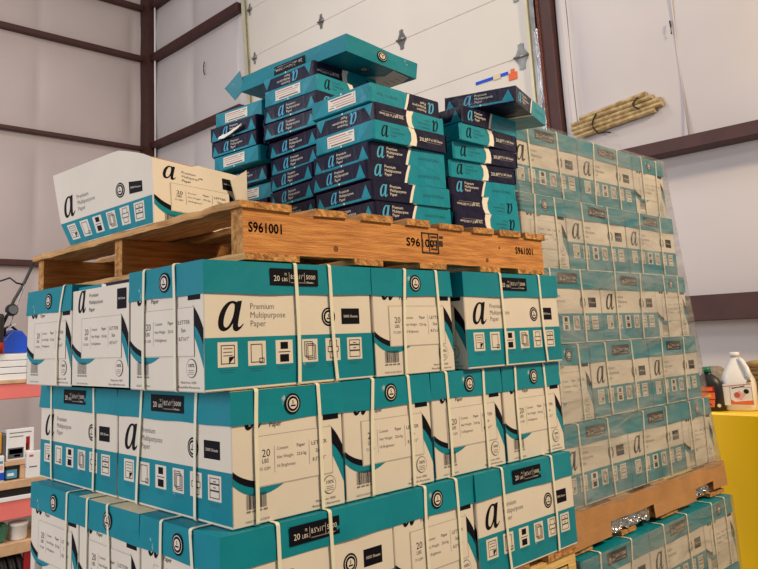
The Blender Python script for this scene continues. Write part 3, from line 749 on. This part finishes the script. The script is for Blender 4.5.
# overhead door: sections, hinges, tracks
dr = bpy.data.objects.new('door_1', None); COL.objects.link(dr); dr.location = (5.0, 4.3, ZF); dr['kind'] = 'structure'
js = [ZF + .02, -1.52, -.87, -.225, .425, 1.06, 1.68, 2.31, 2.95, 3.60, 4.29, 4.95, 5.6, 6.25]
for a_, b_ in zip(js, js[1:]):
    mb = MB(); mb.box(-.02, 2.20 - 4.3, a_ + .0012 - ZF, .03, 6.50 - 4.3, b_ - .0012 - ZF, doorw, .004); mb.build('door_panel', dr)
def hinge(y, z, s=1):
    mb = MB(); w = .055 * s
    mb.face([(-.0245, y - w, z), (-.0245, y, z - .10 * s), (-.0245, y + w, z), (-.0245, y, z + .10 * s)][::1], galv)
    mb.box(-.028, y - w * .8, z - .022 * s, -.021, y + w * .8, z + .022 * s, galv, .001)
    mb.box(-.026, y - w * .4, z - .09 * s, -.0205, y + w * .4, z + .09 * s, galv, .001)
    mb.cyl((-.034, y - w, z), (-.034, y + w, z), .010 * s, .010 * s, galv, 10)
    mb.v = [(p[0], p[1] - 4.3, p[2] - ZF) for p in mb.v]
    mb.build('hinge', dr)
for y, z, s in ((4.96, 3.61, 1.0), (3.72, 2.955, 1.2), (2.315, 2.31, 1.35), (6.28, 3.57, .9), (6.36, 4.29, .9), (2.32, 1.68, 1.3), (2.32, 2.95, 1.2), (3.72, 3.60, 1), (4.96, 4.29, 1)): hinge(y, z, s)
mb = MB()
def bar(p0, p1, w, d, m):
    p0, p1 = Vector(p0), Vector(p1)
    q = [Vector((0, -w, 0)), Vector((0, w, 0)), Vector((d, w, 0)), Vector((d, -w, 0))]
    A_ = [p0 + k for k in q]; B_ = [p1 + k for k in q]
    for k in range(4): j = (k + 1) % 4; mb.face([A_[k], A_[j], B_[j], B_[k]], m)
    mb.face(A_[::-1], m); mb.face(B_, m)
bar((4.94, 2.205, ZF), (4.94, 2.205, 6.3), .012, .05, trackm); bar((4.96, 2.165, ZF), (4.96, 2.165, 6.3), .025, .03, galv); struct('trim_18', mb)
mb = MB(); bar((4.93, 6.12, ZF), (4.93, 6.55, 6.3), .040, .05, trackm); bar((4.925, 6.07, ZF), (4.925, 6.50, 6.3), .007, .02, galv); struct('trim_19', mb)
# crumpled foil strip beside the door
mb = MB(); pts = []
for i in range(46):
    z = ZF + .2 + i * .10
    pts.append([Vector((4.945 + .02 * noise.noise(Vector((i * 1.7, k * 2.1, 0))), 2.112 + k * .018 + .006 * noise.noise(Vector((i * 2.3, k, 5))), z)) for k in range(3)])
for a_, b_ in zip(pts, pts[1:]):
    for k in range(2): mb.face([a_[k], a_[k + 1], b_[k + 1], b_[k]], foil); mb.face([p + Vector((.004, 0, 0)) for p in (b_[k], b_[k + 1], a_[k + 1], a_[k])], foil)
tag(mb.build('foil_strip'), 'crumpled silver foil strip hanging along the right edge of the overhead door', 'foil')
mb = MB()
for i in range(170):
    z = 1.35 + i * .027; R = Matrix.Translation((4.925, 2.085 + .02 * (z - 1.8) * .2, z)) @ Matrix.Rotation(PI / 2 * (i % 2), 4, 'Z')
    b_ = bmesh.new()
    ring = []
    for k in range(8):
        q = 2 * PI * k / 8; c0 = Vector((.009 * math.cos(q), 0, .017 * math.sin(q))); rr = []
        for j in range(4):
            w_ = 2 * PI * j / 4; d_ = Vector((math.cos(q), 0, math.sin(q))); rr.append(R @ (c0 + d_ * .0035 * math.cos(w_) + Vector((0, .0035, 0)) * math.sin(w_)))
        ring.append(rr)
    for k in range(8):
        for j in range(4): mb.face([ring[k][j], ring[(k + 1) % 8][j], ring[(k + 1) % 8][(j + 1) % 4], ring[k][(j + 1) % 4]], rust, True)
    b_.free()
tag(mb.build('hoist_chain'), 'rusty hoist chain hanging against the brown column right of the door', 'chain')
# blue and orange tape on the door
mb = MB()
mb.box(4.974, 2.47, 2.185, 4.9805, 2.83, 2.215, bluep); mb.box(4.972, 2.55, 2.175, 4.9802, 2.63, 2.225, cream)
tag(mb.build('tape_strip'), 'blue tape strip stuck on the white overhead door above the right-hand reams', 'tape')
mb = MB(); mb.box(4.972, 2.375, 2.12, 4.980, 2.465, 2.19, orange, .002); mb.box(4.972, 2.40, 2.19, 4.979, 2.44, 2.225, orange, .002)
tag(mb.build('padlock_tag'), 'small orange lock-shaped tag on the overhead door beside the blue tape', 'tag')

# strips tied against the wall
sb = empty('strip_bundle', (4.88, 1.5, 1.45)); tag(sb, 'bundle of tan ribbed strips tied with dark wire high on the right wall', 'strip bundle')
for i, (ya, yb) in enumerate(((1.80, 1.24), (1.88, 1.19), (1.88, 1.13), (1.87, 1.12), (1.84, 1.18))):
    mb = MB(); z = 1.585 - i * .037; sl = .065
    prof = [(0, .006), (.012, .016), (.05, .018), (.05, -.0185), (.012, -.0185), (0, -.006)]
    A_ = [(4.925 + p, ya, z + q) for p, q in prof]; B_ = [(4.925 + p, yb, z + q + sl) for p, q in prof]
    for k in range(6): j = (k + 1) % 6; mb.face([A_[k], A_[j], B_[j], B_[k]][::-1], foam)
    mb.face(A_, foam); mb.face(B_[::-1], foam)
    o = mb.build('strip'); o.parent = sb; o.matrix_parent_inverse = Matrix.Translation((-4.88, -1.5, -1.45))
for y in (1.64, 1.29):
    mb = MB(); ln = .11 if y > 1.5 else .05
    mb.tube([(4.918, y + .045 * math.sin(t_ * PI / 8), 1.585 - .17 * t_ / 8 * (1 if y > 1.5 else .55) + (0 if y > 1.5 else .04)) for t_ in range(9)] + ([(4.918, y - .06, 1.415), (4.918, y - .10, 1.40)] if y > 1.5 else []), .006, burn, 6)
    o = mb.build('tie_wire'); o.parent = sb; o.matrix_parent_inverse = Matrix.Translation((-4.88, -1.5, -1.45))
# small hook on the wall, left of the door
mb = MB(); mb.tube([(4.93, 7.40 + .035 * math.cos(q), 3.77 + .10 * math.sin(q)) for q in [-1.3 + .26 * i for i in range(11)]], .008, dark, 8)
tag(mb.build('wall_hook'), 'small dark curved hook on the wall between the corner column and the door', 'hook')

# ------------------------------------------------------------------ yellow cabinet and jugs
cz = -.603
r = empty('storage_cabinet', (3.6, .3, ZF)); tag(r, 'glossy yellow metal cabinet at the right, standing behind the wrapped stack', 'cabinet')
def cpart(mb, name, parent): 
    o = mb.build(name); o.parent = parent; o.matrix_parent_inverse = Matrix.Translation(-parent.location); return o
mb = MB(); mb.box(3.36, -.75, ZF + .05, 3.98, .90, cz, yellow, .012, seg=3); mb.box(3.38, -.73, ZF + .0, 3.96, .88, ZF + .05, dark); body = cpart(mb, 'body', r)
mb = MB(); mb.box(3.345, -.20, ZF + .1, 3.36, .895, cz - .006, yellow, .003); cpart(mb, 'door', r)
mb = MB(); mb.box(3.345, -.745, ZF + .1, 3.36, -.21, cz - .006, yellow, .003); cpart(mb, 'door', r)
mb = MB(); mb.box(3.325, .11, -1.35, 3.345, .14, -1.20, dark, .004); cpart(mb, 'handle', r)
# white jug
r = empty('gallon_jug', (3.54, .350, cz)); tag(r, 'white plastic gallon jug with a red printed label on the yellow cabinet', 'jug')
mb = MB(); s_ = .080
prof = [(.070, 0), (s_, .006), (s_ + .001, .13), (s_ - .002, .155), (.062, .195), (.040, .235), (.026, .258), (.021, .268), (.021, .276)]
# squarish jug body
n = 32; RR = []
for rad, z in prof:
    ring = []
    for k in range(n):
        q = 2 * PI * k / n; e = .62 if rad > .05 else 1.0
        cx, sx = math.cos(q), math.sin(q)
        ring.append(Vector((rad * math.copysign(abs(cx) ** e, cx), rad * math.copysign(abs(sx) ** e, sx), z)))
    RR.append(ring)
for a_, b_ in zip(RR, RR[1:]):
    for k in range(n): mb.face([a_[k], a_[(k + 1) % n], b_[(k + 1) % n], b_[k]], jugw, True)
mb.face(RR[0][::-1], jugw); mb.face(RR[-1], jugw); o = mb.build('body', r)
mb = MB(); mb.cyl((0, 0, .272), (0, 0, .296), .0235, .0235, jugw, 24); mb.build('cap', r)
mb = MB(); mb.tube([(-.02, -.020, .262), (-.038, -.034, .250), (-.062, -.052, .215), (-.072, -.058, .175), (-.070, -.055, .150)], .012, jugw, 12); mb.build('handle', r)
mb = MB()
F = Face(mb, (-.0815, .066, 0), (0, -1, 0), (0, 0, 1))
F.rect(0, .030, .132, .136, jugw, 1); F.poly([(.0, .122), (.132, .136), (.132, .140), (.0, .126)], redink, 2)
F.poly([(.030, .034), (.132, .034), (.132, .056), (.05, .048), (.030, .060)], orange, 2); F.frame(.03, .034, .131, .122, .0015, grey, 3)
F.poly([(.05, .07), (.08, .055), (.10, .085), (.07, .105)], pink, 4); F.disc(.062, .082, .014, redink, 5); F.disc(.105, .100, .012, dark, 5); F.poly([(.04, .112), (.10, .126), (.10, .130), (.04, .116)], dgrey, 5); F.poly([(.09, .06), (.12, .075), (.122, .10), (.10, .085)], rwhite, 4)
mb.build('label_print', r)
r.rotation_euler = (0, 0, math.radians(14))
# black bottle
r = empty('oil_bottle', (3.44, .462, cz)); tag(r, 'black bottle with green cap and orange label, left of the white jug', 'bottle')
mb = MB(); prof = [(.054, 0), (.060, .006), (.060, .10), (.058, .135), (.047, .165), (.024, .186), (.019, .19), (.019, .20)]
RR = []
for rad, z in prof:
    ring = []
    for k in range(n):
        q = 2 * PI * k / n; e = .6 if rad > .03 else 1.0; cx, sx = math.cos(q), math.sin(q)
        ring.append(Vector((rad * .75 * math.copysign(abs(cx) ** e, cx), rad * 1.12 * math.copysign(abs(sx) ** e, sx), z)))
    RR.append(ring)
for a_, b_ in zip(RR, RR[1:]):
    for k in range(n): mb.face([a_[k], a_[(k + 1) % n], b_[(k + 1) % n], b_[k]], dark, True)
mb.face(RR[0][::-1], dark); mb.face(RR[-1], dark); mb.build('body', r)
mb = MB(); mb.cyl((0, 0, .196), (0, 0, .225), .021, .020, green, 20); mb.build('cap', r)
mb = MB(); F = Face(mb, (-.0458, .05, 0), (0, -1, 0), (0, 0, 1))
F.poly([(.0, .100), (.075, .100), (.075, .128), (.0, .128)], redp, 1); F.poly([(.004, .062), (.074, .062), (.075, .096), (.0, .096)], orange, 1); F.rect(.01, .104, .066, .122, orange, 2)
F.poly([(.016, .022), (.066, .022), (.072, .058), (.006, .058)], orange, 1); F.poly([(.015, .07), (.06, .075), (.05, .09)], yel2, 2); F.disc(.088, .03, .009, cream, 2); F.poly([(.02, .03), (.06, .03), (.04, .05)], redp, 2)
mb.build('label_print', r)
r.rotation_euler = (0, 0, math.radians(22))
# basket, sack and spout behind the jugs
r = empty('wicker_basket', (3.80, .15, cz)); tag(r, 'tan wicker basket partly hidden behind the white jug', 'basket')
mb = MB()
for i in range(9):
    z = .012 + i * .024; ww = .14 + .012 * i / 8
    mb.tube([(ww * math.copysign(abs(math.cos(q)) ** .5, math.cos(q)), 1.25 * ww * math.copysign(abs(math.sin(q)) ** .5, math.sin(q)), z) for q in [2 * PI * k / 36 for k in range(37)]], .0135, wick, 6)
mb.build('weave', r)
mb = MB(); mb.tube([(.155 * math.copysign(abs(math.cos(q)) ** .5, math.cos(q)), .20 * math.copysign(abs(math.sin(q)) ** .5, math.sin(q)), .226) for q in [2 * PI * k / 36 for k in range(37)]], .016, wick, 8); mb.build('rim', r)
mb = MB(); mb.lathe([(.05, 0), (.085, .02), (.09, .09), (.075, .16), (.05, .20), (.03, .215)], clothg, 18, M=Matrix.Translation((3.70, .52, cz)))
tag(mb.build('cloth_sack'), 'lumpy greyish sack standing behind the black bottle and white jug', 'sack')
mb = MB(); mb.tube([(3.42, .56, cz + .006), (3.415, .575, cz + .10), (3.40, .60, cz + .155)], .013, redp, 10); mb.tube([(3.415, .545, cz + .160), (3.395, .585, cz + .185), (3.38, .615, cz + .20)], .015, dark, 10)
tag(mb.build('paint_brush'), 'dark handled brush poking up left of the black bottle', 'brush')

# ------------------------------------------------------------------ shelving at the left
YR = 5.6
rk = empty('shelving_rack', (2.2, YR + .3, ZF)); tag(rk, 'shelving rack with salmon-red beams at the left edge beside the front stack', 'shelf')
def rpart(mb, name): return cpart(mb, name, rk)
XA, XB = .9, 3.0
for (bz0, bz1, sz) in ((-.565, -.435, -.425), (-1.573, -1.42, -1.32)):
    mb = MB(); mb.box(XA, YR, bz0, XB, YR + .05, bz1, beamred, .006); rpart(mb, 'beam')
    mb = MB(); mb.box(XA, YR + .60, bz0, XB, YR + .65, bz1, beamred, .006); rpart(mb, 'beam')
mb = MB(); mb.box(XA, YR - .01, -.434, XB, YR + .66, -.405, board, .003); rpart(mb, 'shelf_board')
mb = MB(); mb.box(XA, YR - .01, -1.419, XB, YR + .66, -1.385, lboard, .003); rpart(mb, 'shelf_board')
mb = MB(); mb.box(XA, YR - .01, -1.320, XB, YR + .66, -1.255, board, .003); mb.box(XA, YR + .02, -1.384, XB, YR + .06, -1.321, dark); rpart(mb, 'shelf_board')
mb = MB(); mb.box(XA, YR - .005, -1.86, XB, YR + .66, -1.765, board, .004); rpart(mb, 'shelf_board')
for x in (XA, 1.82, XB - .07):
    for yy in (YR + .012, YR + .60):
        mb = MB(); mb.box(x, yy, ZF, x + .06, yy + .035, -1.862 if x == 1.82 else -.436, postred, .004); rpart(mb, 'post')
# on the top shelf
st = empty('board_stack', (1.7, YR + .2, -.405)); tag(st, 'stack of long white boards on the top shelf of the red rack', 'boards')
for k in range(4):
    mb = MB(); mb.box(1.0 + .02 * k, YR + .02, -.404 + k * .058, 2.9 - .01 * k, YR + .30, -.404 + k * .058 + .052, lboard, .004); o = mb.build('board'); o.parent = st; o.matrix_parent_inverse = Matrix.Translation(-st.location)
zt_ = -.404 + 4 * .058
tr = empty('trimmer_tool', (1.55, YR + .12, zt_)); tag(tr, 'black engine-driven yard tool with slanting shaft standing on the white boards', 'yard tool')
def tp(mb, name, par=None): par = par or tr; o = mb.build(name); o.parent = par; o.matrix_parent_inverse = Matrix.Translation(-par.location); return o
mb = MB(); mb.tube([(1.57, YR + .10, zt_ + .16), (1.70, YR + .10, .30), (1.80, YR + .12, .47), (1.90, YR + .14, .68)], .014, dark, 12); tp(mb, 'shaft')
mb = MB(); mb.box(1.40, YR + .02, zt_ + .06, 1.60, YR + .20, .18, dark, .03, seg=3); tp(mb, 'engine_housing')
mb = MB(); mb.box(1.42, YR - .002, zt_ + .12, 1.535, YR + .019, .07, dgp, .006); tp(mb, 'window')
mb = MB(); mb.cyl((1.555, YR + .05, zt_), (1.555, YR + .05, zt_ + .10), .055, .05, redp, 20); tp(mb, 'primer_bulb')
mb = MB(); mb.cyl((1.685, YR + .055, .215), (1.685, YR + .085, .215), .038, .038, dgp, 22); mb.cyl((1.685, YR + .085, .215), (1.685, YR + .12, .215), .055, .055, dark, 22); tp(mb, 'reel')
mb = MB(); mb.tube([(1.40, YR + .1, .45), (1.52, YR + .1, .455), (1.66, YR + .1, .505), (1.72, YR + .1, .46), (1.78, YR + .11, .45)], .008, dark, 8); tp(mb, 'cable')
mb = MB(); mb.tube([(1.80, YR + .11, .45), (1.70, YR + .10, .30), (1.62, YR + .10, .16)][::-1] + [(1.66, YR + .09, .06), (1.72, YR + .09, .09)], .006, lboard, 8); tp(mb, 'cord')
bj = empty('blue_jug', (1.70, YR + .12, zt_)); tag(bj, 'bright blue plastic jug on the white boards left of the top cartons', 'jug')
mb = MB()
pr_ = [(.0, .0), (.24, .0), (.24, .14), (.19, .20), (.10, .21), (.02, .12)]
A_ = [(1.61 + u, YR + .14, zt_ + .001 + v) for u, v in pr_]; B_ = [(1.61 + u, YR + .28, zt_ + .001 + v) for u, v in pr_]
b = bmesh.new(); va = [b.verts.new(p) for p in A_]; vb = [b.verts.new(p) for p in B_]
b.faces.new(va); b.faces.new(vb[::-1])
for k in range(6): j = (k + 1) % 6; b.faces.new([va[j], va[k], vb[k], vb[j]])
bmesh.ops.recalc_face_normals(b, faces=b.faces[:]); bmesh.ops.bevel(b, geom=b.edges[:], offset=.014, segments=3, affect='EDGES', profile=.6)
mb.bm(b, bluep, smooth=False); tp(mb, 'body', bj)
mb = MB(); mb.tube([(1.66, YR + .21, zt_ + .14), (1.67, YR + .21, zt_ + .23), (1.72, YR + .21, zt_ + .25), (1.79, YR + .21, zt_ + .19)], .012, dark, 10); tp(mb, 'handle', bj)
# on the middle shelf
zs = -1.254
def item(name, x0, x1, y0, y1, z0, z1, m, label, cat, deco=(), bev=.004):
    mb = MB(); mb.box(x0, y0, z0, x1, y1, z1, m, bev)
    F = Face(mb, (x0, y0 - .0006, z0), (1, 0, 0), (0, 0, 1)); w, h = x1 - x0, z1 - z0
    for (a_, b_, c_, d_, mm) in deco: F.rect(a_ * w, b_ * h, c_ * w, d_ * h, mm, 1)
    F = Face(mb, (x0 - .0006, y1, z0), (0, -1, 0), (0, 0, 1))
    for (a_, b_, c_, d_, mm) in deco: F.rect(a_ * (y1 - y0), b_ * h, c_ * (y1 - y0), d_ * h, mm, 1)
    return tag(mb.build(name), label, cat)
item('storage_tray', 1.64, 1.86, YR + .04, YR + .32, -1.135, -1.095, board, 'shallow tan tray carrying the white box with the device picture', 'tray')
item('storage_crate', 1.78, 1.90, YR + .05, YR + .30, zs, -1.136, board, 'tan block supporting the tray at its right side', 'crate')
item('product_box', 1.66, 1.90, YR + .06, YR + .22, -1.094, -.83, lboard, 'white box printed with a dark grey device, middle shelf of the red rack', 'box',
     ((.05, .06, .62, .40, dgp), (.10, .20, .58, .36, galv), (.28, .10, .50, .18, dark), (.70, .28, .84, .72, redp), (.66, .20, .76, .5, rwhite), (.1, .74, .6, .77, grey), (.1, .86, .9, .89, grey)))
item('blue_canister', 1.66, 1.755, YR + .05, YR + .20, zs, -1.140, lightblue, 'light blue canister under the tan tray on the middle shelf', 'canister', ((.0, .75, 1, 1, dark), (.1, .3, .7, .5, lboard), (0, 0, 1, .12, dark)))
item('flat_box', 1.40, 1.635, YR + .03, YR + .25, zs, -1.04, lboard, 'white box with blue and violet print at the left edge, middle shelf', 'box', ((.3, .05, 1, .35, bluep), (.5, .45, .95, .62, pink), (.55, .70, .95, .80, lightblue)))
item('tall_white_box', 1.82, 2.0, YR + .0, YR + .045, zs, -1.03, lboard, 'white box with small red print beside the front stack, middle shelf', 'box', ((.1, .80, .3, .88, redink), (.1, .4, .5, .44, dgrey)))
item('yellow_package', 1.42, 1.62, YR + .05, YR + .10, -1.038, -.84, yel2, 'yellow package at the left picture edge on the middle shelf', 'package', ((.62, .1, .82, .6, orange),), .02)
item('grey_case', 1.628, 1.655, YR + .07, YR + .30, -1.090, -.87, dgp, 'narrow dark grey case between the yellow package and the white box', 'case')
# lower shelf
zq = -1.764
mb = MB(); mb.lathe([(.07, 0), (.075, .01), (.078, .11), (.082, .112), (.084, .135), (.076, .14)], lboard, 24, M=Matrix.Translation((1.80, YR + .12, zq)))
tag(mb.build('plastic_tub'), 'pale tub with lid on the lower shelf of the red rack', 'tub')
for k, x in enumerate((1.55, 1.64)):
    mb = MB(); b = bmesh.new(); bmesh.ops.create_cube(b, size=1)
    for v in b.verts: v.co = Vector((v.co.x * .075, v.co.y * .14, (v.co.z + .5) * .15)); v.co.x += v.co.z * .15
    bmesh.ops.bevel(b, geom=b.edges[:], offset=.018, segments=3, affect='EDGES'); mb.bm(b, grn2, Matrix.Translation((x, YR + .12, zq + .001)))
    tag(mb.build('green_pouch'), ('green pouch at the left picture edge on the lower shelf', 'green pouch leaning beside the pale tub on the lower shelf')[k], 'pouch', 'green pouches')
# tires on the floor under the rack
def tire_mesh():
    mb = MB(); R, w, n = .165, .062, 44; prof = [(R - .055, -w * .40), (R - .030, -w * .5), (R - .006, -w * .42), (R, -w * .25), (R, -.006), (R - .006, -.004), (R - .006, .004), (R, .006), (R, w * .25), (R - .006, w * .42), (R - .030, w * .5), (R - .055, w * .40)]
    rings = [[Vector((z, r_ * math.cos(2 * PI * k / n), r_ * math.sin(2 * PI * k / n))) for k in range(n)] for r_, z in prof]
    m_ = len(rings)
    for i in range(m_):
        a_, b_ = rings[i], rings[(i + 1) % m_]
        for k in range(n): mb.face([a_[k], b_[k], b_[(k + 1) % n], a_[(k + 1) % n]], rubber, True)
    return mb.mesh('rubber_tire')
TM = tire_mesh()
o = None
for k in range(5):
    o = link('rubber_tire', TM, None, (1.50 + .072 * k, YR + .20, ZF + .1655), (0, 0, math.radians(12)))
    tag(o, ('first', 'second', 'third', 'fourth', 'fifth')[k] + ' black tire from the left in the upright row under the red rack', 'tire', 'upright tires under the rack')

# ------------------------------------------------------------------ lights
def area(name, loc, target, size, power, col, sy=None):
    l = bpy.data.lights.new(name, 'AREA'); l.energy = power; l.color = col; l.size = size
    if sy: l.shape = 'RECTANGLE'; l.size_y = sy
    o = bpy.data.objects.new(name, l); COL.objects.link(o); o.location = loc
    o.rotation_euler = (Vector(target) - Vector(loc)).to_track_quat('-Z', 'Y').to_euler(); return o
area('high_bay_warm', (2.2, -4.2, 3.8), (.6, 0, 0), .8, 430, (1, .76, .47))
area('daylight_opening', (-5.2, 2.2, 1.2), (0, .5, 0), 3.4, 250, (1, .955, .95), 3.0)
area('high_bay_centre', (2.0, 3.5, 5.8), (2.6, 4.5, 0), 1.6, 110, (1, .95, .92))
area('shelf_fill', (-.6, 4.2, 3.4), (1.6, 5.9, -1), .8, 95, (1, .97, .97))  # added fill aimed at the rack to brighten it and the lower wall
w = bpy.data.worlds.new('World'); SC.world = w; w.use_nodes = True
w.node_tree.nodes['Background'].inputs['Color'].default_value = (1, .97, .97, 1); w.node_tree.nodes['Background'].inputs['Strength'].default_value = .33

# ------------------------------------------------------------------ camera
cam = bpy.data.cameras.new('Camera'); co = bpy.data.objects.new('Camera', cam); COL.objects.link(co)
Rw = Matrix(((0.7471511191031817, -0.6635206277032228, -0.03880182772584778), (0.08253038813576985, 0.15054300806445764, -0.9851525454243091), (0.6595103791880037, 0.7328554968983703, 0.16723899188912505)))
right, down, fwd = Rw[0], Rw[1], Rw[2]
M = Matrix((right, -Vector(down), -Vector(fwd))).transposed().to_4x4(); M.translation = Vector((-.75437522, -1.15222028, -.15659335))
co.matrix_world = M
cam.sensor_fit = 'HORIZONTAL'; cam.sensor_width = 36; cam.lens = 739.584 * 36 / 758
cam.shift_x = (379 - 314.44) / 758; cam.shift_y = -(284.5 - 214.217) / 758
cam.clip_start = .05; cam.clip_end = 60
SC.camera = co
SC.view_settings.view_transform = 'Standard'; SC.view_settings.look = 'None'; SC.view_settings.gamma = 1; SC.view_settings.use_curve_mapping = False
SC.view_settings.exposure = -0.10
